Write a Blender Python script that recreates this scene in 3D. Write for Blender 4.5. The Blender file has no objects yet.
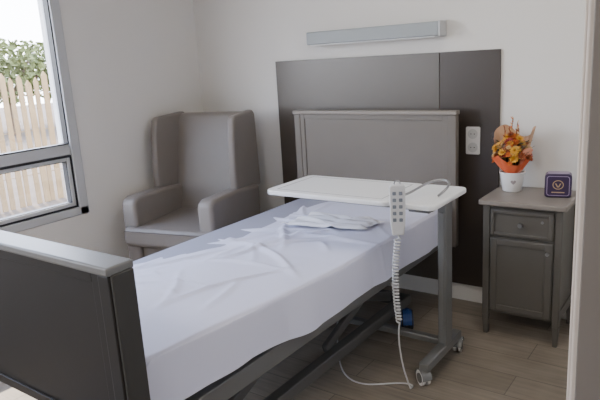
import bpy, bmesh, math, random
from mathutils import Matrix, Vector, noise
random.seed(4)
S=bpy.context.scene
COL=bpy.context.collection
# ---------------------------------------------------------------- helpers
def mat(name,col,rough=.6,metal=0,noise_amt=0,nscale=20,bump=0,bscale=200,spec=.5,emis=None,es=0,sheen=0):
    m=bpy.data.materials.new(name);m.use_nodes=True
    nt=m.node_tree;b=nt.nodes['Principled BSDF']
    b.inputs['Base Color'].default_value=(*col,1);b.inputs['Roughness'].default_value=rough
    b.inputs['Metallic'].default_value=metal;b.inputs['Specular IOR Level'].default_value=spec
    if sheen:b.inputs['Sheen Weight'].default_value=sheen
    if emis:
        b.inputs['Emission Color'].default_value=(*emis,1);b.inputs['Emission Strength'].default_value=es
    if noise_amt:
        tc=nt.nodes.new('ShaderNodeTexCoord');n=nt.nodes.new('ShaderNodeTexNoise');n.inputs['Scale'].default_value=nscale
        n.inputs['Detail'].default_value=5
        mx=nt.nodes.new('ShaderNodeMix');mx.data_type='RGBA'
        mx.inputs[6].default_value=(*[c*(1-noise_amt) for c in col],1);mx.inputs[7].default_value=(*[min(1,c*(1+noise_amt)) for c in col],1)
        nt.links.new(tc.outputs['Object'],n.inputs['Vector']);nt.links.new(n.outputs['Fac'],mx.inputs[0]);nt.links.new(mx.outputs[2],b.inputs['Base Color'])
    if bump:
        tc=nt.nodes.new('ShaderNodeTexCoord');n=nt.nodes.new('ShaderNodeTexNoise');n.inputs['Scale'].default_value=bscale
        n.inputs['Detail'].default_value=4
        bp=nt.nodes.new('ShaderNodeBump');bp.inputs['Strength'].default_value=bump;bp.inputs['Distance'].default_value=.01
        nt.links.new(tc.outputs['Object'],n.inputs['Vector']);nt.links.new(n.outputs['Fac'],bp.inputs['Height']);nt.links.new(bp.outputs['Normal'],b.inputs['Normal'])
    return m
def empty(name,loc=(0,0,0),rotz=0):
    e=bpy.data.objects.new(name,None);COL.objects.link(e);e.location=loc;e.rotation_euler=(0,0,rotz);e.empty_display_size=.1;return e
def finish(name,bm,m,parent=None,smooth=True,bevel=0,seg=3,subsurf=0,angle=40):
    me=bpy.data.meshes.new(name);bmesh.ops.recalc_face_normals(bm,faces=bm.faces);bm.to_mesh(me);bm.free()
    o=bpy.data.objects.new(name,me);COL.objects.link(o)
    for mm in (m if isinstance(m,(list,tuple)) else [m]):me.materials.append(mm)
    if parent:o.parent=parent
    if bevel:
        b=o.modifiers.new('bevel','BEVEL');b.width=bevel;b.segments=seg;b.limit_method='ANGLE';b.angle_limit=math.radians(35)
        b.harden_normals=False
    if subsurf:
        s=o.modifiers.new('sub','SUBSURF');s.levels=subsurf;s.render_levels=subsurf
    if smooth:
        for p in me.polygons:p.use_smooth=True
        if not subsurf:
            try:
                me.set_sharp_from_angle(angle=math.radians(angle))
            except Exception:pass
    return o
def addbox(bm,x0,x1,y0,y1,z0,z1,mi=0,M=None):
    vs=[bm.verts.new(Vector((x,y,z)) if M is None else M@Vector((x,y,z))) for z in(z0,z1) for y in(y0,y1) for x in(x0,x1)]
    for f in((0,1,3,2),(4,6,7,5),(0,4,5,1),(2,3,7,6),(0,2,6,4),(1,5,7,3)):
        fc=bm.faces.new([vs[i] for i in f]);fc.material_index=mi
def boxes(name,L,m,parent=None,bevel=0,seg=2,**k):
    bm=bmesh.new()
    for b in L:addbox(bm,*b)
    return finish(name,bm,m,parent,bevel=bevel,seg=seg,**k)
def addcyl(bm,p,q,r,r2=None,n=20,mi=0,caps=True):
    p=Vector(p);q=Vector(q);r2=r if r2 is None else r2
    d=(q-p).normalized();a=d.orthogonal().normalized();b=d.cross(a)
    A=[];B=[]
    for i in range(n):
        t=2*math.pi*i/n;w=a*math.cos(t)+b*math.sin(t)
        A.append(bm.verts.new(p+w*r));B.append(bm.verts.new(q+w*r2))
    for i in range(n):
        f=bm.faces.new((A[i],A[(i+1)%n],B[(i+1)%n],B[i]));f.material_index=mi
    if caps:
        f=bm.faces.new(A[::-1]);f.material_index=mi;f=bm.faces.new(B);f.material_index=mi
def addprism(bm,pts,axis,a,b,mi=0):
    """pts 2D polygon extruded along axis (0:x -> pts=(y,z); 1:y -> (x,z); 2:z -> (x,y))"""
    def P(p,v):
        return {0:(v,p[0],p[1]),1:(p[0],v,p[1]),2:(p[0],p[1],v)}[axis]
    A=[bm.verts.new(P(p,a)) for p in pts];B=[bm.verts.new(P(p,b)) for p in pts]
    n=len(pts)
    for i in range(n):
        f=bm.faces.new((A[i],A[(i+1)%n],B[(i+1)%n],B[i]));f.material_index=mi
    f=bm.faces.new(A[::-1]);f.material_index=mi;f=bm.faces.new(B);f.material_index=mi
def rrect(x0,x1,y0,y1,r,n=6):
    P=[]
    for cx,cy,a0 in((x1-r,y1-r,0),(x0+r,y1-r,90),(x0+r,y0+r,180),(x1-r,y0+r,270)):
        for i in range(n+1):
            a=math.radians(a0+90*i/n);P.append((cx+r*math.cos(a),cy+r*math.sin(a)))
    return P
def tube(name,pts,r,m,parent=None,smoothc=True,res=8):
    cu=bpy.data.curves.new(name,'CURVE');cu.dimensions='3D';cu.bevel_depth=r;cu.bevel_resolution=3;cu.resolution_u=res
    sp=cu.splines.new('NURBS' if smoothc else 'POLY');sp.points.add(len(pts)-1)
    for i,p in enumerate(pts):sp.points[i].co=(*p,1)
    if smoothc:sp.use_endpoint_u=True;sp.order_u=4
    cu.use_fill_caps=True
    o=bpy.data.objects.new(name,cu);COL.objects.link(o)
    dg=bpy.context.evaluated_depsgraph_get();me=bpy.data.meshes.new_from_object(o.evaluated_get(dg))
    bpy.data.objects.remove(o);ob=bpy.data.objects.new(name,me);COL.objects.link(ob);me.materials.clear();me.materials.append(m)
    for p in me.polygons:p.use_smooth=True
    if parent:ob.parent=parent
    return ob
# ---------------------------------------------------------------- materials
M_wall=mat('wall_paint',(.73,.71,.675),.75,bump=.05,bscale=250)
M_ceil=mat('ceiling_paint',(.85,.85,.83),.9)
M_white=mat('white_plastic',(.82,.82,.81),.35)
M_pvc=mat('grey_white_pvc',(.50,.51,.52),.4)
M_black=mat('black_rubber',(.015,.015,.017),.5)
M_lam=mat('taupe_laminate',(.150,.131,.110),.38,noise_amt=.05,nscale=8)
M_lamd=mat('taupe_laminate_cabinet',(.102,.093,.079),.42,noise_amt=.05,nscale=8)
M_lamt=mat('taupe_laminate_top',(.25,.22,.19),.4,noise_amt=.05,nscale=8)
M_panelL=mat('taupe_gloss_panel',(.088,.073,.060),.32,spec=.6)
M_panelR=mat('dark_gloss_panel',(.047,.036,.029),.32,spec=.5)
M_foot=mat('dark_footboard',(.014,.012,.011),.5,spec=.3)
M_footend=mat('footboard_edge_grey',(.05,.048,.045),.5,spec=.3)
M_rail=mat('grey_metal_paint',(.17,.17,.17),.4,metal=.2)
M_under=mat('dark_metal_paint',(.11,.11,.11),.5,metal=.2)
M_sheet=mat('bed_sheet_cotton',(.67,.68,.83),.85,bump=.15,bscale=600,sheen=.1)
M_sheetw=mat('white_cotton',(.82,.82,.87),.85,bump=.1,bscale=500)
M_matt=mat('mattress_cover',(.35,.36,.45),.7)
M_vinyl=mat('chair_vinyl',(.215,.190,.170),.42,noise_amt=.04,nscale=15,bump=.06,bscale=300)
M_steel=mat('steel',(.35,.35,.36),.3,metal=1)
M_cord=mat('grey_cord',(.62,.62,.62),.5)
M_blue=mat('blue_caster',(.02,.07,.26),.4)
M_greyp=mat('grey_metal_frame',(.19,.19,.185),.4,metal=.3)
# floor
def floor_mat():
    m=bpy.data.materials.new('vinyl_plank_floor');m.use_nodes=True;nt=m.node_tree;b=nt.nodes['Principled BSDF'];N=nt.nodes.new;L=nt.links.new
    tc=N('ShaderNodeTexCoord');br=N('ShaderNodeTexBrick');br.inputs['Scale'].default_value=1
    br.inputs['Brick Width'].default_value=1.2;br.inputs['Row Height'].default_value=.17;br.inputs['Mortar Size'].default_value=.002
    br.inputs['Color1'].default_value=(.205,.172,.134,1);br.inputs['Color2'].default_value=(.275,.232,.183,1);br.inputs['Mortar'].default_value=(.12,.10,.078,1)
    L(tc.outputs['Object'],br.inputs['Vector'])
    mp=N('ShaderNodeMapping');mp.inputs['Scale'].default_value=(1.5,22,1);L(tc.outputs['Object'],mp.inputs['Vector'])
    n=N('ShaderNodeTexNoise');n.inputs['Scale'].default_value=2.5;n.inputs['Detail'].default_value=8;L(mp.outputs[0],n.inputs['Vector'])
    n2=N('ShaderNodeTexNoise');n2.inputs['Scale'].default_value=5;n2.inputs['Detail'].default_value=4;L(tc.outputs['Object'],n2.inputs['Vector'])
    ad=N('ShaderNodeMath');ad.operation='ADD';L(n.outputs['Fac'],ad.inputs[0]);L(n2.outputs['Fac'],ad.inputs[1])
    mr=N('ShaderNodeMapRange');mr.inputs['From Min'].default_value=.6;mr.inputs['From Max'].default_value=1.4;mr.inputs['To Min'].default_value=.68;mr.inputs['To Max'].default_value=1.3
    L(ad.outputs[0],mr.inputs['Value'])
    vm=N('ShaderNodeVectorMath');vm.operation='SCALE';L(br.outputs['Color'],vm.inputs[0]);L(mr.outputs[0],vm.inputs['Scale']);L(vm.outputs[0],b.inputs['Base Color'])
    b.inputs['Roughness'].default_value=.42
    return m
M_floor=floor_mat()
def glass_mat():
    m=bpy.data.materials.new('window_glass');m.use_nodes=True;nt=m.node_tree;nt.nodes.clear();N=nt.nodes.new;L=nt.links.new
    o=N('ShaderNodeOutputMaterial');t=N('ShaderNodeBsdfTransparent');g=N('ShaderNodeBsdfGlossy');g.inputs['Roughness'].default_value=.02
    x=N('ShaderNodeMixShader');x.inputs[0].default_value=.05;L(t.outputs[0],x.inputs[1]);L(g.outputs[0],x.inputs[2]);L(x.outputs[0],o.inputs[0]);return m
M_glass=glass_mat()
# ---------------------------------------------------------------- room shell
X1,Y1,H=4.6,-5.0,2.5
W1=(-2.75,-1.03,.57,2.10);W2=(-4.7,-3.1,.57,2.10)
bm=bmesh.new();addbox(bm,-.02,X1,Y1,.0,-.1,0);finish('floor',bm,M_floor,smooth=False)
boxes('ceiling',[(-.02,X1,Y1,0,H,H+.1)],M_ceil,smooth=False)
boxes('wall_back',[(-.2,X1,0,.15,-.1,H+.1)],M_wall,smooth=False)
boxes('wall_left',[(-.2,0,W1[1],0,-.1,H+.1),(-.2,0,W1[0],W1[1],-.1,W1[2]),(-.2,0,W1[0],W1[1],W1[3],H+.1),
  (-.2,0,W2[1],W1[0],-.1,H+.1),(-.2,0,W2[0],W2[1],-.1,W2[2]),(-.2,0,W2[0],W2[1],W2[3],H+.1),(-.2,0,Y1,W2[0],-.1,H+.1)],M_wall,smooth=False)
boxes('wall_front',[(-.2,X1,Y1-.15,Y1,-.1,H+.1)],M_wall,smooth=False)
boxes('wall_far_right',[(X1,X1+.15,Y1-.15,.15,-.1,H+.1)],M_wall,smooth=False)
boxes('wall_right',[(2.915,3.0,-2.1,0,0,H)],M_wall,smooth=False)
M_jamb=mat('door_frame_paint',(.48,.42,.37),.5)
M_jamb2=mat('door_frame_edge',(.16,.14,.125),.5)
dj=empty('door_1',(0,0,0))
boxes('jamb',[(2.895,3.02,-2.16,-2.1,0,H)],M_jamb,dj,bevel=.004)
boxes('seal_strip',[(2.905,3.01,-2.172,-2.16,0,H)],M_jamb2,dj,bevel=.002)
boxes('trim_casing',[(2.885,2.915,-2.13,-2.03,0,H)],M_jamb,dj,bevel=.003)
# windows
def window(name,y0,y1,z0,z1,mull):
    e=empty(name)
    fx0,fx1=-.075,.012;w=.06
    L=[(fx0,fx1,y1-w,y1,z0,z1),(fx0,fx1,y0,y0+w,z0,z1),(fx0,fx1,y0,y1,z0,z0+w*.8),(fx0,fx1,y0,y1,z1-w,z1)]
    L+=[(fx0,fx1-.01,y0+w,y1-w,.925,.985)]
    L+=[(fx0,fx1-.01,mull-.03,mull+.03,z0+w*.8,z1-w)]
    boxes('frame',L,M_pvc,e,bevel=.006,seg=3)
    # opening sash with dark gasket in lower part
    def ring(a,b,c,d,t,xa,xb):
        return [(xa,xb,a,a+t,c,d),(xa,xb,b-t,b,c,d),(xa,xb,a+t,b-t,c,c+t),(xa,xb,a+t,b-t,d-t,d)]
    for (a,b) in((y0+w,mull-.03),(mull+.03,y1-w)):
        boxes('sash_gasket',ring(a+.002,b-.002,z0+w*.8+.002,.923,.010,-.03,.004),M_black,e)
        boxes('sash',ring(a+.010,b-.010,z0+w*.8+.010,.915,.022,-.055,.000),M_pvc,e,bevel=.003)
        boxes('glass_gasket',ring(a+.030,b-.030,z0+w*.8+.030,.895,.006,-.045,-.005),M_black,e)
        boxes('upper_gasket',ring(a,b,.985,z1-w,.007,-.045,-.002),M_black,e)
        bm=bmesh.new();addbox(bm,-.030,-.026,a,b,.985,z1-w);addbox(bm,-.030,-.026,a+.02,b-.02,z0+w,.90);finish('glass',bm,M_glass,e,smooth=False)
    boxes('outer_sill',[(-.32,-.075,y0,y1,z0-.05,z0+.01)],M_pvc,e,bevel=.004)
window('window_1',*W1,-1.95)
window('window_2',*W2,-3.9)
# ---------------------------------------------------------------- outside
M_ground=mat('garden_soil',(.10,.07,.045),.95,noise_amt=.4,nscale=3)
boxes('ground',[(-25,-.2,-20,20,-.25,-.10)],M_ground,smooth=False)
M_fence=mat('chestnut_paling',(.24,.155,.07),.8,noise_amt=.35,nscale=6)
bm=bmesh.new();y=-6.
while y<5:
    h=1.36+random.uniform(-.05,.06);w=random.uniform(.05,.07);a=random.uniform(-.02,.02);x=-3.5+random.uniform(-.01,.01)
    addprism(bm,[(y+a,-.12),(y+w+a,-.12),(y+w,h-.05),(y+w/2,h),(y,h-.05)],0,x,x+.02)
    y+=w+random.uniform(.03,.055)
for z in(.25,.75,1.15):addcyl(bm,(-3.5,-6,z),(-3.5,5,z),.004,n=6)
y=-6
while y<5:addcyl(bm,(-3.54,y,-.12),(-3.54,y,1.4),.04,n=10);y+=1.5
finish('wooden_fence',bm,M_fence,smooth=False)
M_leaf=mat('foliage',(.085,.10,.022),.9,noise_amt=.5,nscale=4,emis=None)
M_bark=mat('bark',(.12,.08,.05),.9,noise_amt=.3)
def tree(x,y,h,s):
    e=empty('tree',(x,y,-.1));bm=bmesh.new();addcyl(bm,(0,0,0),(0,0,h*.6),.09*s,.05*s,n=10)
    for i in range(7):
        a=i*.9;addcyl(bm,(0,0,h*.35),(math.cos(a)*s*.6,math.sin(a)*s*.6,h*.75),.03*s,.015*s,n=6)
    finish('trunk',bm,M_bark,e)
    bm=bmesh.new()
    for i in range(3200):
        v=Vector((random.gauss(0,1),random.gauss(0,1),random.gauss(0,1))).normalized()*random.random()**.4
        c=Vector((v.x*s,v.y*s*1.3,h*.66+v.z*h*.34));r=random.uniform(.06,.13)
        R=Matrix.Rotation(random.uniform(0,6.3),3,Vector((random.random(),random.random(),random.random()+.1)).normalized())
        f=[bm.verts.new(c+R@Vector(q)*r) for q in((-1,0,0),(0,-.5,.1),(1,0,0),(0,.5,.1))];bm.faces.new(f)
    finish('leaves',bm,M_leaf,e,smooth=False)
tree(-12.,5.2,2.35,1.9);tree(-12.5,8.6,2.4,2.0);tree(-13,2.0,2.3,1.9);tree(-13,12,2.3,1.9)
# ---------------------------------------------------------------- wall panel, wall light, socket
wp=empty('wall_protection_panel')
boxes('panel_wide',[(.684,1.775,-.014,-.001,.10,1.372)],M_panelL,wp,bevel=.0015)  # base colour set lighter left of the seam than right of it
boxes('panel_narrow',[(1.778,2.097,-.014,-.001,.10,1.372)],M_panelR,wp,bevel=.0015)
wl=empty('wall_light')
bm=bmesh.new();addbox(bm,.98,1.80,-.085,-.001,1.456,1.528);finish('housing',bm,mat('lamp_aluminium',(.33,.36,.37),.5),wl,bevel=.006,seg=3)
boxes('diffuser',[(1.0,1.78,-.078,-.01,1.450,1.456)],M_white,wl,bevel=.002)
boxes('end_cap',[(1.80,1.812,-.088,-.001,1.453,1.531)],M_pvc,wl,bevel=.003)
so=empty('power_socket')
bm=bmesh.new();addprism(bm,rrect(1.925,2.000,.84,.985,.008),1,-.024,-.0145);finish('plate',bm,mat('socket_plate',(.66,.65,.63),.4),so,bevel=.002)
bm=bmesh.new()
for zc in(.877,.948):
    addcyl(bm,(1.9625,-.0245,zc),(1.9625,-.026,zc),.026,n=28)
finish('socket_well',bm,mat('socket_grey',(.5,.5,.49),.5),so)
bm=bmesh.new()
for zc in(.877,.948):
    for dx in(-.009,.009):addcyl(bm,(1.9625+dx,-.0261,zc),(1.9625+dx,-.027,zc),.003,n=10)
finish('holes',bm,M_black,so)
# ---------------------------------------------------------------- hospital bed
bed=empty('hospital_bed')
BX0,BX1=.909,1.925
def board(prefix,y0,y1,z0,z1,mpanel,mframe,mtop):
    t=.045
    boxes(prefix+'_top_rail',[(BX0-.004,BX1+.004,y0,y1,z1-.022,z1)],mtop,bed,bevel=.005,seg=3)
    boxes(prefix+'_posts',[(BX0,BX0+t,y0+.006,y1-.006,z0-.06,z1-.022),(BX1-t,BX1,y0+.006,y1-.006,z0-.06,z1-.022)],mframe,bed,bevel=.005,seg=3)
    boxes(prefix+'_panel',[(BX0+t,BX1-t,y0+.016,y1-.016,z0,z1-.022)],mpanel,bed)
    bm=bmesh.new();f=.028
    for yy in(y0+.010,y1-.016):
        a,b,c,d=BX0+t,BX1-t,z0,z1-.022
        for q in((a,a+f,c,d),(b-f,b,c,d),(a+f,b-f,d-f,d),(a+f,b-f,c,c+f)):addbox(bm,q[0],q[1],yy,yy+.006,q[2],q[3])
    finish(prefix+'_moulding',bm,mframe,bed,bevel=.002)
board('headboard',-.165,-.115,.42,1.082,M_lam,M_lam,M_lamt)
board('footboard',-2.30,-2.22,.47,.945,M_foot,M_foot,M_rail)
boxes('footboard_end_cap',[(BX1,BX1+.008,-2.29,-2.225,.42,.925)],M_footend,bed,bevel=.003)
boxes('mattress',[(.985,1.875,-2.18,-.20,.46,.575)],M_matt,bed,bevel=.03,seg=4)
# sheet
def top_z(y):
    t=min(1,max(0,(y+2.2)/2.0))
    return .655-.055*min(1,t/.5)-.005*t
def hem_z(y):
    pts=[(-2.25,.50),(-1.84,.48),(-1.4,.435),(-.83,.435),(-.42,.42),(-.1,.42)]
    for (a,za),(b,zb) in zip(pts,pts[1:]):
        if y<=b:
            k=(y-a)/(b-a);k=k*k*(3-2*k);return za+(zb-za)*k
    return .42
# soft creases on the top of the sheet: (x,y,dir_deg,length,height)
CR=[(1.30,-1.05,35,.9,.016),(1.55,-1.25,-30,.7,.014),(1.20,-1.45,62,.6,.011),(1.62,-.95,12,.6,.016),(1.35,-.75,-20,.7,.013),(1.65,-1.6,80,.7,.009),
    (1.25,-1.8,20,.7,.009),(1.5,-1.75,-55,.5,.009),(1.45,-1.12,70,.8,.014),(1.7,-.6,50,.5,.011),(1.2,-.5,-60,.5,.010),(1.5,-1.4,5,.6,.010),
    (1.15,-1.1,-15,.5,.013),(1.4,-.95,120,.6,.013),(1.25,-.9,10,.5,.012),(1.55,-1.05,48,.5,.013)]
rs=random.Random(11)
for i in range(26):CR.append((rs.uniform(1.05,1.8),rs.uniform(-2.0,-.4),rs.uniform(-90,90),rs.uniform(.15,.4),rs.uniform(.004,.008)))
def creases(x,y):
    s=0
    for cx,cy,d,L,h in CR:
        d=math.radians(d);a=(x-cx)*math.cos(d)+(y-cy)*math.sin(d);b=-(x-cx)*math.sin(d)+(y-cy)*math.cos(d)+.02*math.sin(a*9+cx*7)
        if abs(a)<L/2:s+=h*math.exp(-(b/.014)**2)*math.cos(math.pi*a/L)
    return s
bm=bmesh.new();NU,NV=150,280;G=[]
for j in range(NV+1):
    row=[];y=-2.205+(2.205-.185)*j/NV
    zt=top_z(y);hz=hem_z(y)
    xl,xr=.985,1.885
    for i in range(NU+1):
        u=i/NU
        if u<.14: # left hang
            k=u/.14;x=xl-.012+.006*math.sin(y*19)*(1-k);z=.42+(zt-.035-.04-.42)*k
        elif u<.20:
            k=(u-.14)/.06*math.pi/2;x=xl-.012+.052*(1-math.cos(k));z=zt-.075+.04*math.sin(k)
        elif u<.72:
            k=(u-.20)/.52;x=xl+.04+(xr-.020-xl-.04)*k;z=zt-.035+.035*math.sin(min(1,k*1.6)*math.pi/2)
        elif u<.78:
            k=(u-.72)/.06*math.pi/2;x=xr-.020+.022*math.sin(k);z=zt-.022*(1-math.cos(k))
        else:
            k=(u-.78)/.22;f=max(0,noise.noise(Vector((y*5,z*0+2,8))))
            x=xr+.002+k*(.012+.003*math.sin(y*9+1)+.022*f);z=zt-.022+(hz-(zt-.022))*k
        topk=1. if .17<u<.74 else .35
        wr=creases(x,y)*topk+.003*noise.noise(Vector((x*7,y*5,2)))+.008*noise.noise(Vector((x*2.2,y*1.7,9)))*topk
        if u>=.76:
            x+=.003*noise.noise(Vector((y*7,z*3,4)))+creases(1.85,y)*.4;z+=wr*.2
        elif u<.16:
            x+=.003*noise.noise(Vector((y*9,z*3,14)))
        else:z+=wr-.004
        if j<5: z-=(5-j)**2*.0012 if u<.78 and u>.16 else 0
        row.append(bm.verts.new((x,y,z)))
    G.append(row)
for j in range(NV):
    for i in range(NU):bm.faces.new((G[j][i],G[j][i+1],G[j+1][i+1],G[j+1][i]))
# sheet end drops
for j,dy in((0,-.008),(NV,.008)):
    lo=[bm.verts.new((v.co.x,v.co.y+dy,max(.44,v.co.z-.12))) for v in G[j]]
    for i in range(NU):bm.faces.new((G[j][i],G[j][i+1],lo[i+1],lo[i]))
finish('sheet',bm,M_sheet,bed,angle=80)
# frame & mechanism
boxes('bed_frame',[(1.84,1.885,-2.2,-.17,.385,.45),(.955,1.0,-2.2,-.17,.385,.45)]+[(1.0,1.84,y,y+.04,.40,.445) for y in(-2.1,-1.7,-1.3,-.9,-.5,-.25)]+
  [(BX0+.02,BX1-.02,-2.22,-2.19,.40,.46),(BX0+.02,BX1-.02,-.19,-.165,.40,.46)],M_rail,bed,bevel=.004)
boxes('slats',[(1.0,1.84,-2.05+i*.16,-1.98+i*.16,.445,.46) for i in range(12)],M_under,bed,bevel=.003)
bm=bmesh.new()
for x in(1.08,1.76):
    addbox(bm,x-.025,x+.025,-1.9,-.42,.115,.165)
addbox(bm,1.08,1.76,-1.9,-1.84,.115,.165);addbox(bm,1.08,1.76,-.48,-.42,.115,.165)
finish('base_frame',bm,M_under,bed,bevel=.006)
bm=bmesh.new()
def bar(p,q,w,h,mi=0):
    p=Vector(p);q=Vector(q);d=(q-p);L=d.length;R=d.to_track_quat('X','Z').to_matrix().to_4x4();R.translation=p
    addbox(bm,0,L,-w/2,w/2,-h/2,h/2,mi,R)
for x in(1.15,1.70):
    bar((x,-.50,.17),(x,-1.15,.40),.03,.045);bar((x,-1.8,.17),(x,-1.2,.40),.03,.045)
    bar((x+.03,-1.15,.17),(x+.03,-.5,.40),.025,.04)
bar((1.1,-.9,.30),(1.75,-.9,.30),.05,.05)
finish('lift_arms',bm,M_under,bed,bevel=.004)
bm=bmesh.new();addcyl(bm,(1.42,-1.6,.24),(1.42,-1.0,.34),.035);addcyl(bm,(1.42,-1.0,.34),(1.42,-.7,.39),.015);addbox(bm,1.37,1.47,-1.7,-1.58,.18,.30)
addbox(bm,1.52,1.64,-.72,-.52,.24,.36)
finish('lift_motor',bm,M_black,bed,bevel=.006)
def caster(name,x,y,r,parent,mw,mh,ang=0,z0=0,top=.12,w=.022):
    bm=bmesh.new();c=Vector((x,y,r));d=Vector((math.cos(ang),math.sin(ang),0))
    for s in(-1,1):
        addcyl(bm,c+d*(s*.006),c+d*(s*(.006+w)),r,n=28,mi=0)
        addcyl(bm,c+d*(s*(.006+w)),c+d*(s*(.009+w)),r*.62,n=24,mi=1)
    addcyl(bm,c+Vector((0,0,0)),c+Vector((0,0,top-r)),.010,n=14,mi=1)
    n=12
    fwd=Vector((-d.y,d.x,0))
    A=[];B=[]
    for i in range(n+1):
        a=math.pi*i/n
        o=c+fwd*math.cos(a)*(r+.004)+Vector((0,0,math.sin(a)*(r+.004)))
        A.append(bm.verts.new(o+d*.022));B.append(bm.verts.new(o-d*.022))
    for i in range(n):
        f=bm.faces.new((A[i],A[i+1],B[i+1],B[i]));f.material_index=1
    finish(name,bm,[mw,mh],parent)
for i,(x,y) in enumerate(((1.80,-.50),(1.04,-.50),(1.80,-1.86),(1.04,-1.86))):
    caster('caster_%d'%(i+1),x,y,.055,bed,M_black,M_blue,ang=.5)
# ---------------------------------------------------------------- overbed table
ot=empty('overbed_table')
TX0,TX1,TY0,TY1,TZ=1.375,2.185,-1.045,-.685,.82
bm=bmesh.new();addprism(bm,rrect(TX0,1.995,TY0,TY1,.035),2,TZ-.022,TZ);finish('main_top',bm,M_white,ot,bevel=.006)
bm=bmesh.new();addprism(bm,rrect(1.999,TX1,TY0,TY1,.03),2,TZ-.022,TZ);finish('side_top',bm,M_white,ot,bevel=.006)
boxes('recess_line',[(1.42,1.95,TY0+.035,TY0+.039,TZ,TZ+.0008),(1.42,1.95,TY1-.039,TY1-.035,TZ,TZ+.0008),(1.42,1.424,TY0+.039,TY1-.039,TZ,TZ+.0008),(1.946,1.95,TY0+.039,TY1-.039,TZ,TZ+.0008)],mat('line_grey',(.42,.42,.42),.5),ot)
boxes('under_frame',[(1.46,2.14,-.95,-.92,TZ-.05,TZ-.0225),(1.46,2.14,-.81,-.78,TZ-.05,TZ-.0225),(2.04,2.13,-.96,-.70,TZ-.055,TZ-.0225)],M_greyp,ot,bevel=.003)
boxes('column',[(2.075,2.115,-.755,-.685,.10,TZ-.05),(2.082,2.108,-.765,-.755,.12,.72)],M_greyp,ot,bevel=.005)
boxes('foot_bars',[(2.07,2.115,-.95,-.57,.065,.105),(1.30,2.075,-.70,-.66,.07,.10)],M_greyp,ot,bevel=.006)
for i,(x,y,a) in enumerate(((2.085,-.935,.9),(2.100,-.58,.2),(1.36,-.68,.4))):
    caster('table_caster_%d'%(i+1),x,y,.034,ot,M_white,M_greyp,ang=a,top=.075,w=.012)
tube('wire_hook',[(2.14,-.90,TZ+.004),(2.17,-.88,TZ+.03),(2.165,-.80,TZ+.05),(2.09,-.80,TZ+.05),(2.06,-.88,TZ+.035),(2.05,-1.0,TZ+.02),(2.04,-1.05,TZ+.03),(2.035,-1.062,TZ+.01)],.005,M_steel,ot)
# ---------------------------------------------------------------- remote
RP=(2.050,-1.072,.800);RA=math.radians(28)
rc=empty('bed_remote_control',RP,RA)
M_rc=mat('remote_plastic',(.58,.58,.58),.4);M_btn=mat('remote_buttons',(.16,.18,.21),.5)
bm=bmesh.new();pr=[(-.022,-.098),(.022,-.098),(.028,-.055),(.030,.02),(.030,.090),(.024,.100),(-.024,.100),(-.030,.090),(-.030,.02),(-.028,-.055)]
addprism(bm,pr,1,-.014,.010);ob=finish('shell',bm,M_rc,rc,bevel=.005,seg=4)
bm=bmesh.new()
for r in range(5):
    for s in(-1,1):
        addprism(bm,rrect(s*.012-.007,s*.012+.007,.068-r*.026-.007,.068-r*.026+.007,.003,3),1,-.0165,-.0135)
finish('buttons',bm,M_btn,rc,bevel=.001)
tube('holder_clip',[(-.012,.012,.09),(-.012,.02,.108),(0,.022,.112),(.012,.02,.108),(.012,.012,.09)],.003,M_steel,rc)
inv=(Matrix.Translation(RP)@Matrix.Rotation(RA,4,'Z')).inverted()
def loc(P):return [tuple(inv@Vector(p)) for p in P]
P=[(RP[0],RP[1],.706),(RP[0]-.001,RP[1],.69)]
nt_=26;n=nt_*10
for i in range(n):
    t=i/n;a=2*math.pi*nt_*t;z=.685-.35*t
    cx=RP[0]-.002-.015*math.sin(t*3);P.append((cx+.011*math.cos(a),RP[1]+.011*math.sin(a),z))
P+=[(2.04,-1.07,.31),(2.04,-1.065,.22),(2.045,-1.04,.10),(2.06,-1.02,.03),(2.06,-1.01,.012)]
tube('coiled_cord',loc(P),.0035,M_cord,rc,res=2)
tube('floor_cord',loc([(2.06,-1.01,.012),(2.06,-.985,.005),(2.05,-.96,.0045),(1.98,-.99,.0045),(1.90,-1.06,.0045),(1.82,-1.08,.0045),(1.72,-1.02,.0045),(1.60,-.85,.0045),(1.50,-.70,.0045),(1.44,-.60,.03),(1.46,-.5,.2),(1.5,-.45,.40)]),.0035,M_cord,rc)
# ---------------------------------------------------------------- cloth on bed
bm=bmesh.new();n=70;g=[]
for j in range(n+1):
    row=[]
    for i in range(n+1):
        u=i/n-.5;v=j/n-.5
        x=1.53+u*.40+.04*noise.noise(Vector((v*4,3,1)))+v*.05;y=-.72+v*.21*(1-.4*u)+.04*noise.noise(Vector((u*4,8,1)))+u*.05
        e=max(0,1-max(abs(u),abs(v))*2)
        z=top_z(y)+creases(x,y)+.005+min(1,e*6)*(.008+.010*(math.sin(v*22+u*5+math.sin(u*9))*.5+.5)*(1-abs(u))+.006*noise.noise(Vector((u*5,v*5,2))))
        row.append(bm.verts.new((x,y,z)))
    g.append(row)
for j in range(n):
    for i in range(n):bm.faces.new((g[j][i],g[j][i+1],g[j+1][i+1],g[j+1][i]))
finish('folded_white_cloth',bm,M_sheetw,angle=80)
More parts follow.
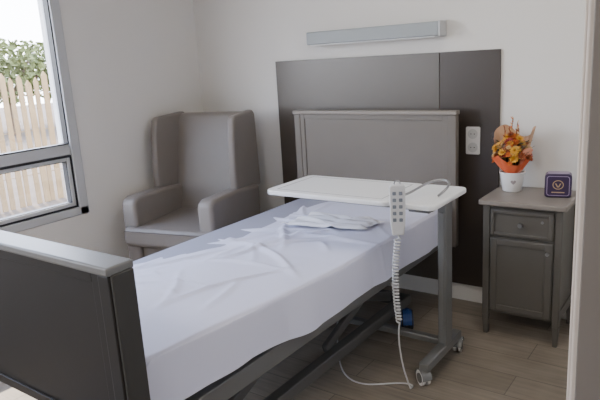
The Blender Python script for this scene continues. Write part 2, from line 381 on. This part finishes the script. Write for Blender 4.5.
# ---------------------------------------------------------------- armchair
W=.62
ch=empty('armchair',(.170,-.925,0),math.radians(13))
SX=M_vinyl
boxes('base',[(.03,W-.03,.03,.66,.10,.38)],SX,ch,bevel=.02,seg=3)
bm=bmesh.new();addprism(bm,rrect(.015,W-.015,-.035,.62,.03),2,.36,.475)
finish('seat_cushion',bm,SX,ch,bevel=.03,seg=5)
for k,x0 in((0,0),(1,W-.10)):
    bm=bmesh.new()
    addprism(bm,[(.005,.14),(.60,.14),(.60,.62),(.30,.645),(.05,.65),(.012,.635),(0,.605)],0,x0,x0+.10)
    finish('arm_%d'%(k+1),bm,SX,ch,bevel=.022,seg=5)
bm=bmesh.new();addprism(bm,[(.46,.40),(.52,.70),(.58,1.05),(.60,1.075),(.65,1.08),(.67,1.055),(.69,.14),(.62,.14)],0,.06,W-.06)
finish('backrest',bm,SX,ch,bevel=.015,seg=4)
tube('cushion_piping',[(.03,-.030,.455),(.10,-.038,.458),(.31,-.039,.458),(W-.10,-.038,.458),(W-.03,-.030,.455)],.004,mat('piping',(.15,.13,.115),.5),ch)
for k,s in((0,-1),(1,1)):
    bm=bmesh.new()
    prof=[(.33,.60),(.335,.75),(.35,.95),(.37,1.055),(.39,1.075),(.64,1.09),(.67,1.065),(.69,.60)]
    xi=.085 if s<0 else W-.080
    A=[];B=[]
    for (yy,zz) in prof:
        sp=(.66-yy)*(.14 if s<0 else .04)
        xo=xi+s*sp;A.append(bm.verts.new((xo,yy,zz)));B.append(bm.verts.new((xo+s*.045,yy+.005,zz)))
    m=len(prof)
    for i in range(m):bm.faces.new((A[i],A[(i+1)%m],B[(i+1)%m],B[i]))
    bm.faces.new(A);bm.faces.new(B[::-1])
    finish('wing_%d'%(k+1),bm,SX,ch,bevel=.014,seg=4)
M_wood=mat('chair_leg_wood',(.10,.06,.035),.5)
bm=bmesh.new()
for x,y in((.07,.06),(W-.07,.06),(.07,.60),(W-.07,.60)):addcyl(bm,(x,y,0),(x,y,.11),.016,.024,n=14)
finish('legs',bm,M_wood,ch)
# ---------------------------------------------------------------- bedside cabinet
bc=empty('bedside_cabinet')
CX0,CX1,CY0,CY1,CZ=2.114,2.508,-.366,-.014,.686
bm=bmesh.new();addprism(bm,rrect(CX0,CX1,CY0,CY1,.012,4),2,CZ-.024,CZ);finish('top',bm,M_lamt,bc,bevel=.005)
bx0,bx1,by0,by1=CX0+.018,CX1-.018,CY0+.02,CY1-.01
boxes('carcass',[(bx0+.01,bx1-.01,by0+.012,by1,.12,CZ-.024)],M_lamd,bc,bevel=.002)
bm=bmesh.new()
for x in(bx0,bx1-.032):
    for y in(by0,by1-.032):
        addbox(bm,x,x+.032,y,y+.032,.10,CZ-.024)
        c=(x+.016,y+.016)
        A=[bm.verts.new((c[0]+a*.016,c[1]+b*.016,.10)) for a,b in((-1,-1),(1,-1),(1,1),(-1,1))]
        B=[bm.verts.new((c[0]+a*.010,c[1]+b*.010,0)) for a,b in((-1,-1),(1,-1),(1,1),(-1,1))]
        for i in range(4):bm.faces.new((A[i],A[(i+1)%4],B[(i+1)%4],B[i]))
        bm.faces.new(B)
finish('legs',bm,M_lamd,bc,bevel=.003)
fx0,fx1=bx0+.036,bx1-.036
boxes('drawer_front',[(fx0,fx1,by0-.002,by0+.02,.515,.645)],M_lamd,bc,bevel=.003)
boxes('door_front',[(fx0,fx1,by0-.002,by0+.02,.135,.505)],M_lamd,bc,bevel=.003)
def ringb(a,b,c,d,t,ya,yb):return [(a,a+t,ya,yb,c,d),(b-t,b,ya,yb,c,d),(a+t,b-t,ya,yb,c,c+t),(a+t,b-t,ya,yb,d-t,d)]
boxes('door_moulding',ringb(fx0+.004,fx1-.004,.139,.501,.03,by0-.008,by0-.002),M_lamd,bc,bevel=.003)
boxes('drawer_moulding',ringb(fx0+.004,fx1-.004,.519,.641,.016,by0-.008,by0-.002),M_lamd,bc,bevel=.003)
boxes('side_rails',[(bx1-.012,bx1-.004,by0+.032,by1-.032,.12,.17),(bx1-.012,bx1-.004,by0+.032,by1-.032,CZ-.07,CZ-.024)],M_lamd,bc,bevel=.002)
bm=bmesh.new();c=(fx0+fx1)/2
addcyl(bm,(c,by0-.002,.58),(c,by0-.018,.58),.005,n=12);addcyl(bm,(c,by0-.018,.58),(c,by0-.028,.58),.012,.010,n=18)
addcyl(bm,(fx1-.02,by0-.008,.46),(fx1-.02,by0-.018,.46),.004,n=12);addcyl(bm,(fx1-.02,by0-.018,.46),(fx1-.02,by0-.026,.46),.009,n=16)
addcyl(bm,(fx1-.05,by0-.001,.60),(fx1-.05,by0-.004,.60),.007,n=16)
finish('knobs',bm,M_steel,bc)
# ---------------------------------------------------------------- flowers
fb=empty('potted_flower_bouquet',(2.200,-.125,CZ))
bm=bmesh.new();n=32
prof=[(0,0.001),(.042,0.001),(.045,.004),(.058,.090),(.062,.092),(.062,.098),(.056,.098),(.054,.085),(.0,.080)]
R=[]
for r,z in prof:
    R.append([bm.verts.new((r*math.cos(2*math.pi*i/n),r*math.sin(2*math.pi*i/n),z)) for i in range(n)] if r>0 else [bm.verts.new((0,0,z))])
for a,b in zip(R,R[1:]):
    for i in range(n):
        vs=[a[i%len(a)],a[(i+1)%len(a)],b[(i+1)%len(b)],b[i%len(b)]]
        q=[]
        for v in vs:
            if v not in q:q.append(v)
        if len(q)>2:bm.faces.new(q)
finish('pot',bm,mat('white_ceramic',(.82,.81,.80),.3),fb)
bm=bmesh.new()
hp=[]
for i in range(24):
    t=2*math.pi*i/24;hx=16*math.sin(t)**3;hz=13*math.cos(t)-5*math.cos(2*t)-2*math.cos(3*t)-math.cos(4*t)
    hp.append((hx*.0008,.052+hz*.0008))
A=[]
for hx,hz in hp:
    rr=.045+.013*(hz-.004)/.086+.0008;ang=math.radians(-68)+hx/rr
    A.append(bm.verts.new((rr*math.cos(ang),rr*math.sin(ang),hz)))
bm.faces.new(A);finish('heart_emblem',bm,mat('emblem_grey',(.35,.30,.30),.6),fb,smooth=False)
M_kraft=mat('kraft_paper',(.55,.33,.19),.8,noise_amt=.15)
M_kraft2=mat('orange_tissue',(.70,.13,.04),.8)
M_pink=mat('pink_tissue',(.74,.33,.22),.8)
def cello():
    m=bpy.data.materials.new('cellophane');m.use_nodes=True;nt=m.node_tree;nt.nodes.clear();N=nt.nodes.new;L=nt.links.new
    o=N('ShaderNodeOutputMaterial');t=N('ShaderNodeBsdfTransparent');g=N('ShaderNodeBsdfGlossy');g.inputs['Roughness'].default_value=.08
    x=N('ShaderNodeMixShader');x.inputs[0].default_value=.07;L(t.outputs[0],x.inputs[1]);L(g.outputs[0],x.inputs[2]);L(x.outputs[0],o.inputs[0]);return m
def wrap(name,m,r0,r1,z0,z1,a0,a1,wav,off,jag=.02):
    bm=bmesh.new();n=48;k=8;g=[]
    for j in range(k+1):
        t=j/k;row=[]
        for i in range(n+1):
            a=a0+(a1-a0)*i/n;r=r0+(r1-r0)*t**.8+wav*t*math.sin(a*7+off);z=z0+(z1-z0)*t+jag*t*math.sin(a*3+off)
            row.append(bm.verts.new((r*math.cos(a),r*.85*math.sin(a),z)))
        g.append(row)
    for j in range(k):
        for i in range(n):bm.faces.new((g[j][i],g[j][i+1],g[j+1][i+1],g[j+1][i]))
    finish(name,bm,m,fb,angle=70)
wrap('paper_wrap',M_kraft,.035,.098,.086,.29,math.radians(-15),math.radians(190),.006,1,.03)
wrap('pink_wrap',M_pink,.033,.093,.087,.20,math.radians(-45),math.radians(60),.006,3,.02)
wrap('tissue_wrap',M_kraft2,.030,.088,.088,.160,math.radians(-200),math.radians(20),.008,2)
wrap('cellophane_wrap',cello(),.037,.104,.088,.28,math.radians(0),math.radians(360),.005,2,.02)
cols=[('flower_orange',(.70,.17,.03)),('flower_yellow',(.72,.38,.04)),('flower_red',(.28,.02,.02)),('flower_cream',(.72,.48,.22)),('flower_rust',(.30,.07,.02))]
FM=[mat(n_,c,.7) for n_,c in cols]+[mat('leaf_green',(.05,.07,.025),.7)]
bm=bmesh.new()
def flower(c,R,mi,nrm):
    q=nrm.to_track_quat('Z','Y').to_matrix()
    for ring,(npet,tilt,ln) in enumerate(((10,.35,1.),(8,.8,.8),(6,1.2,.55))):
        for i in range(npet):
            a=2*math.pi*i/npet+ring*.4
            d=Vector((math.cos(a),math.sin(a),0));s=Vector((-math.sin(a),math.cos(a),0));up=Vector((0,0,1))
            tip=d*math.cos(tilt)*R*ln+up*math.sin(tilt)*R*ln;mid=tip*.6
            P=[Vector((0,0,0)),mid+s*R*.22,tip,mid-s*R*.22]
            f=bm.faces.new([bm.verts.new(c+q@p) for p in P]);f.material_index=mi
for i in range(120):
    a=random.uniform(0,6.28);rr=math.sqrt(random.random())*.084
    c=Vector((rr*math.cos(a),rr*.8*math.sin(a)-.008,.265-.75*rr+random.uniform(-.06,.02)))
    flower(c,random.uniform(.015,.028),random.choice([0,0,1,1,2,2,3,4]),Vector((c.x*3,c.y*3-.1,.25)).normalized())
for i in range(80):
    a=random.uniform(0,6.28);rr=math.sqrt(random.random())*.08;c=Vector((rr*math.cos(a),rr*.8*math.sin(a),.18+random.uniform(0,.06)))
    d=Vector((math.cos(a),math.sin(a),.6)).normalized()*.03;s=Vector((-math.sin(a),math.cos(a),0))*.007
    f=bm.faces.new([bm.verts.new(c+p) for p in(Vector((0,0,0)),d*.5+s,d,d*.5-s)]);f.material_index=5
finish('flowers',bm,FM,fb,smooth=False)
bm=bmesh.new()
for i in range(9):
    b=Vector((random.uniform(-.03,.04),random.uniform(-.02,.03),.17));t=b+Vector((random.uniform(-.02,.03),random.uniform(-.01,.02),random.uniform(.12,.19)))
    addcyl(bm,b,t,.001,n=5,mi=5)
    for k in range(7):
        c=b.lerp(t,.5+.08*k);addcyl(bm,c,c+Vector((random.uniform(-.01,.01),random.uniform(-.01,.01),.012)),.003,.001,n=5,mi=random.choice([0,3,4]))
finish('sprigs',bm,FM,fb)
bm=bmesh.new()
for i in range(18):
    a=2*math.pi*i/18;addcyl(bm,(.012*math.cos(a),.012*math.sin(a),.08),(.04*math.cos(a),.035*math.sin(a),.19),.002,n=6)
finish('stems',bm,FM[5],fb)
# ---------------------------------------------------------------- decorative tin
dt=empty('decorative_tin_box',(2.425,-.17,CZ),math.radians(12))
bm=bmesh.new();addprism(bm,rrect(-.058,.058,.001,.112,.016),1,-.035,.035);finish('body',bm,mat('purple_enamel',(.028,.011,.048),.35),dt,bevel=.006,seg=3)
M_gold=mat('gold_print',(.42,.30,.17),.5,metal=.2);M_cream=mat('cream_print',(.30,.24,.33),.5)
bm=bmesh.new()
outer=rrect(-.049,.049,.010,.103,.012);inner=rrect(-.046,.046,.013,.100,.010)
A=[bm.verts.new((x,-.0356,z)) for x,z in outer];B=[bm.verts.new((x,-.0356,z)) for x,z in inner]
for i in range(len(A)):bm.faces.new((A[i],A[(i+1)%len(A)],B[(i+1)%len(A)],B[i]))
finish('border_print',bm,M_cream,dt,smooth=False)
bm=bmesh.new()
A=[];B=[]
for i in range(32):
    a=2*math.pi*i/32;A.append(bm.verts.new((.024*math.cos(a),-.0358,.062+.022*math.sin(a))));B.append(bm.verts.new((.020*math.cos(a),-.0358,.062+.018*math.sin(a))))
for i in range(32):bm.faces.new((A[i],A[(i+1)%32],B[(i+1)%32],B[i]))
for q in([(-.014,.069),(-.008,.069),(.002,.050),(-.004,.050)],[(.014,.069),(.008,.069),(-.002,.050),(.004,.050)],[(-.028,.024),(.028,.024),(.028,.029),(-.028,.029)]):
    bm.faces.new([bm.verts.new((x,-.0360,z)) for x,z in q])
finish('emblem_print',bm,M_gold,dt,smooth=False)
bm=bmesh.new();addprism(bm,rrect(-.046,.046,-.028,.028,.008),2,.1115,.1145);finish('lid',bm,M_cream,dt,bevel=.001)
# ---------------------------------------------------------------- added ceiling fill panels, out of view, to brighten the room
def fill_panel(name,x,y,e,size=.6):
    p=empty(name,(x,y,0))
    boxes('housing',[(-size/2-.02,size/2+.02,-size/2-.02,size/2+.02,H-.035,H-.001)],M_white,p,bevel=.004)
    bm=bmesh.new();addbox(bm,-size/2,size/2,-size/2,size/2,H-.042,H-.035);finish('diffuser',bm,mat(name+'_diffuser',(.9,.9,.9),.5,emis=(1,.93,.84),es=e),p,smooth=False)
fill_panel('added_ceiling_fill',2.1,-3.7,28);fill_panel('added_ceiling_fill.001',2.4,-1.1,8,.6)
# ---------------------------------------------------------------- daylight
w=bpy.data.worlds.new('world');S.world=w;w.use_nodes=True;nt=w.node_tree;bg=nt.nodes['Background']
tc=nt.nodes.new('ShaderNodeTexCoord');sx=nt.nodes.new('ShaderNodeSeparateXYZ');cr=nt.nodes.new('ShaderNodeValToRGB')
nt.links.new(tc.outputs['Generated'],sx.inputs[0]);nt.links.new(sx.outputs['Z'],cr.inputs[0]);nt.links.new(cr.outputs[0],bg.inputs['Color'])
cr.color_ramp.elements[0].position=0;cr.color_ramp.elements[0].color=(.92,.95,1,1);cr.color_ramp.elements[1].position=.6;cr.color_ramp.elements[1].color=(.52,.66,1,1)
bg.inputs['Strength'].default_value=17
su=bpy.data.lights.new('sun','SUN');su.energy=20;su.angle=.01;su.color=(1,.92,.80);so_=bpy.data.objects.new('sun',su);COL.objects.link(so_)
d=Vector((math.cos(math.radians(62))*.93,-math.cos(math.radians(62))*.36,-math.sin(math.radians(62))))
so_.rotation_euler=d.to_track_quat('-Z','Y').to_euler()
for i,(a,b,c,e) in enumerate((W1,W2)):
    l=bpy.data.lights.new('portal','AREA');l.shape='RECTANGLE';l.size=e-c;l.size_y=b-a;l.cycles.is_portal=True
    o=bpy.data.objects.new('window_portal_%d'%(i+1),l);COL.objects.link(o);o.location=(-.10,(a+b)/2,(c+e)/2);o.rotation_euler=(0,-math.pi/2,0)
# ---------------------------------------------------------------- camera
yaw,pit,rol=math.radians(36.312),math.radians(13.33),math.radians(3.459)
fw=Vector((-math.sin(yaw)*math.cos(pit),math.cos(yaw)*math.cos(pit),-math.sin(pit)));r=Vector((math.cos(yaw),math.sin(yaw),0));u=r.cross(fw)
r2=r*math.cos(rol)-u*math.sin(rol);u2=u*math.cos(rol)+r*math.sin(rol)
cd=bpy.data.cameras.new('camera');cd.sensor_width=36;cd.lens=602.39/600*36;cd.clip_start=.02
cam=bpy.data.objects.new('camera',cd);COL.objects.link(cam)
mw=Matrix((( r2.x,u2.x,-fw.x,3.072),(r2.y,u2.y,-fw.y,-3.089),(r2.z,u2.z,-fw.z,1.391),(0,0,0,1)))
cam.matrix_world=mw
S.camera=cam
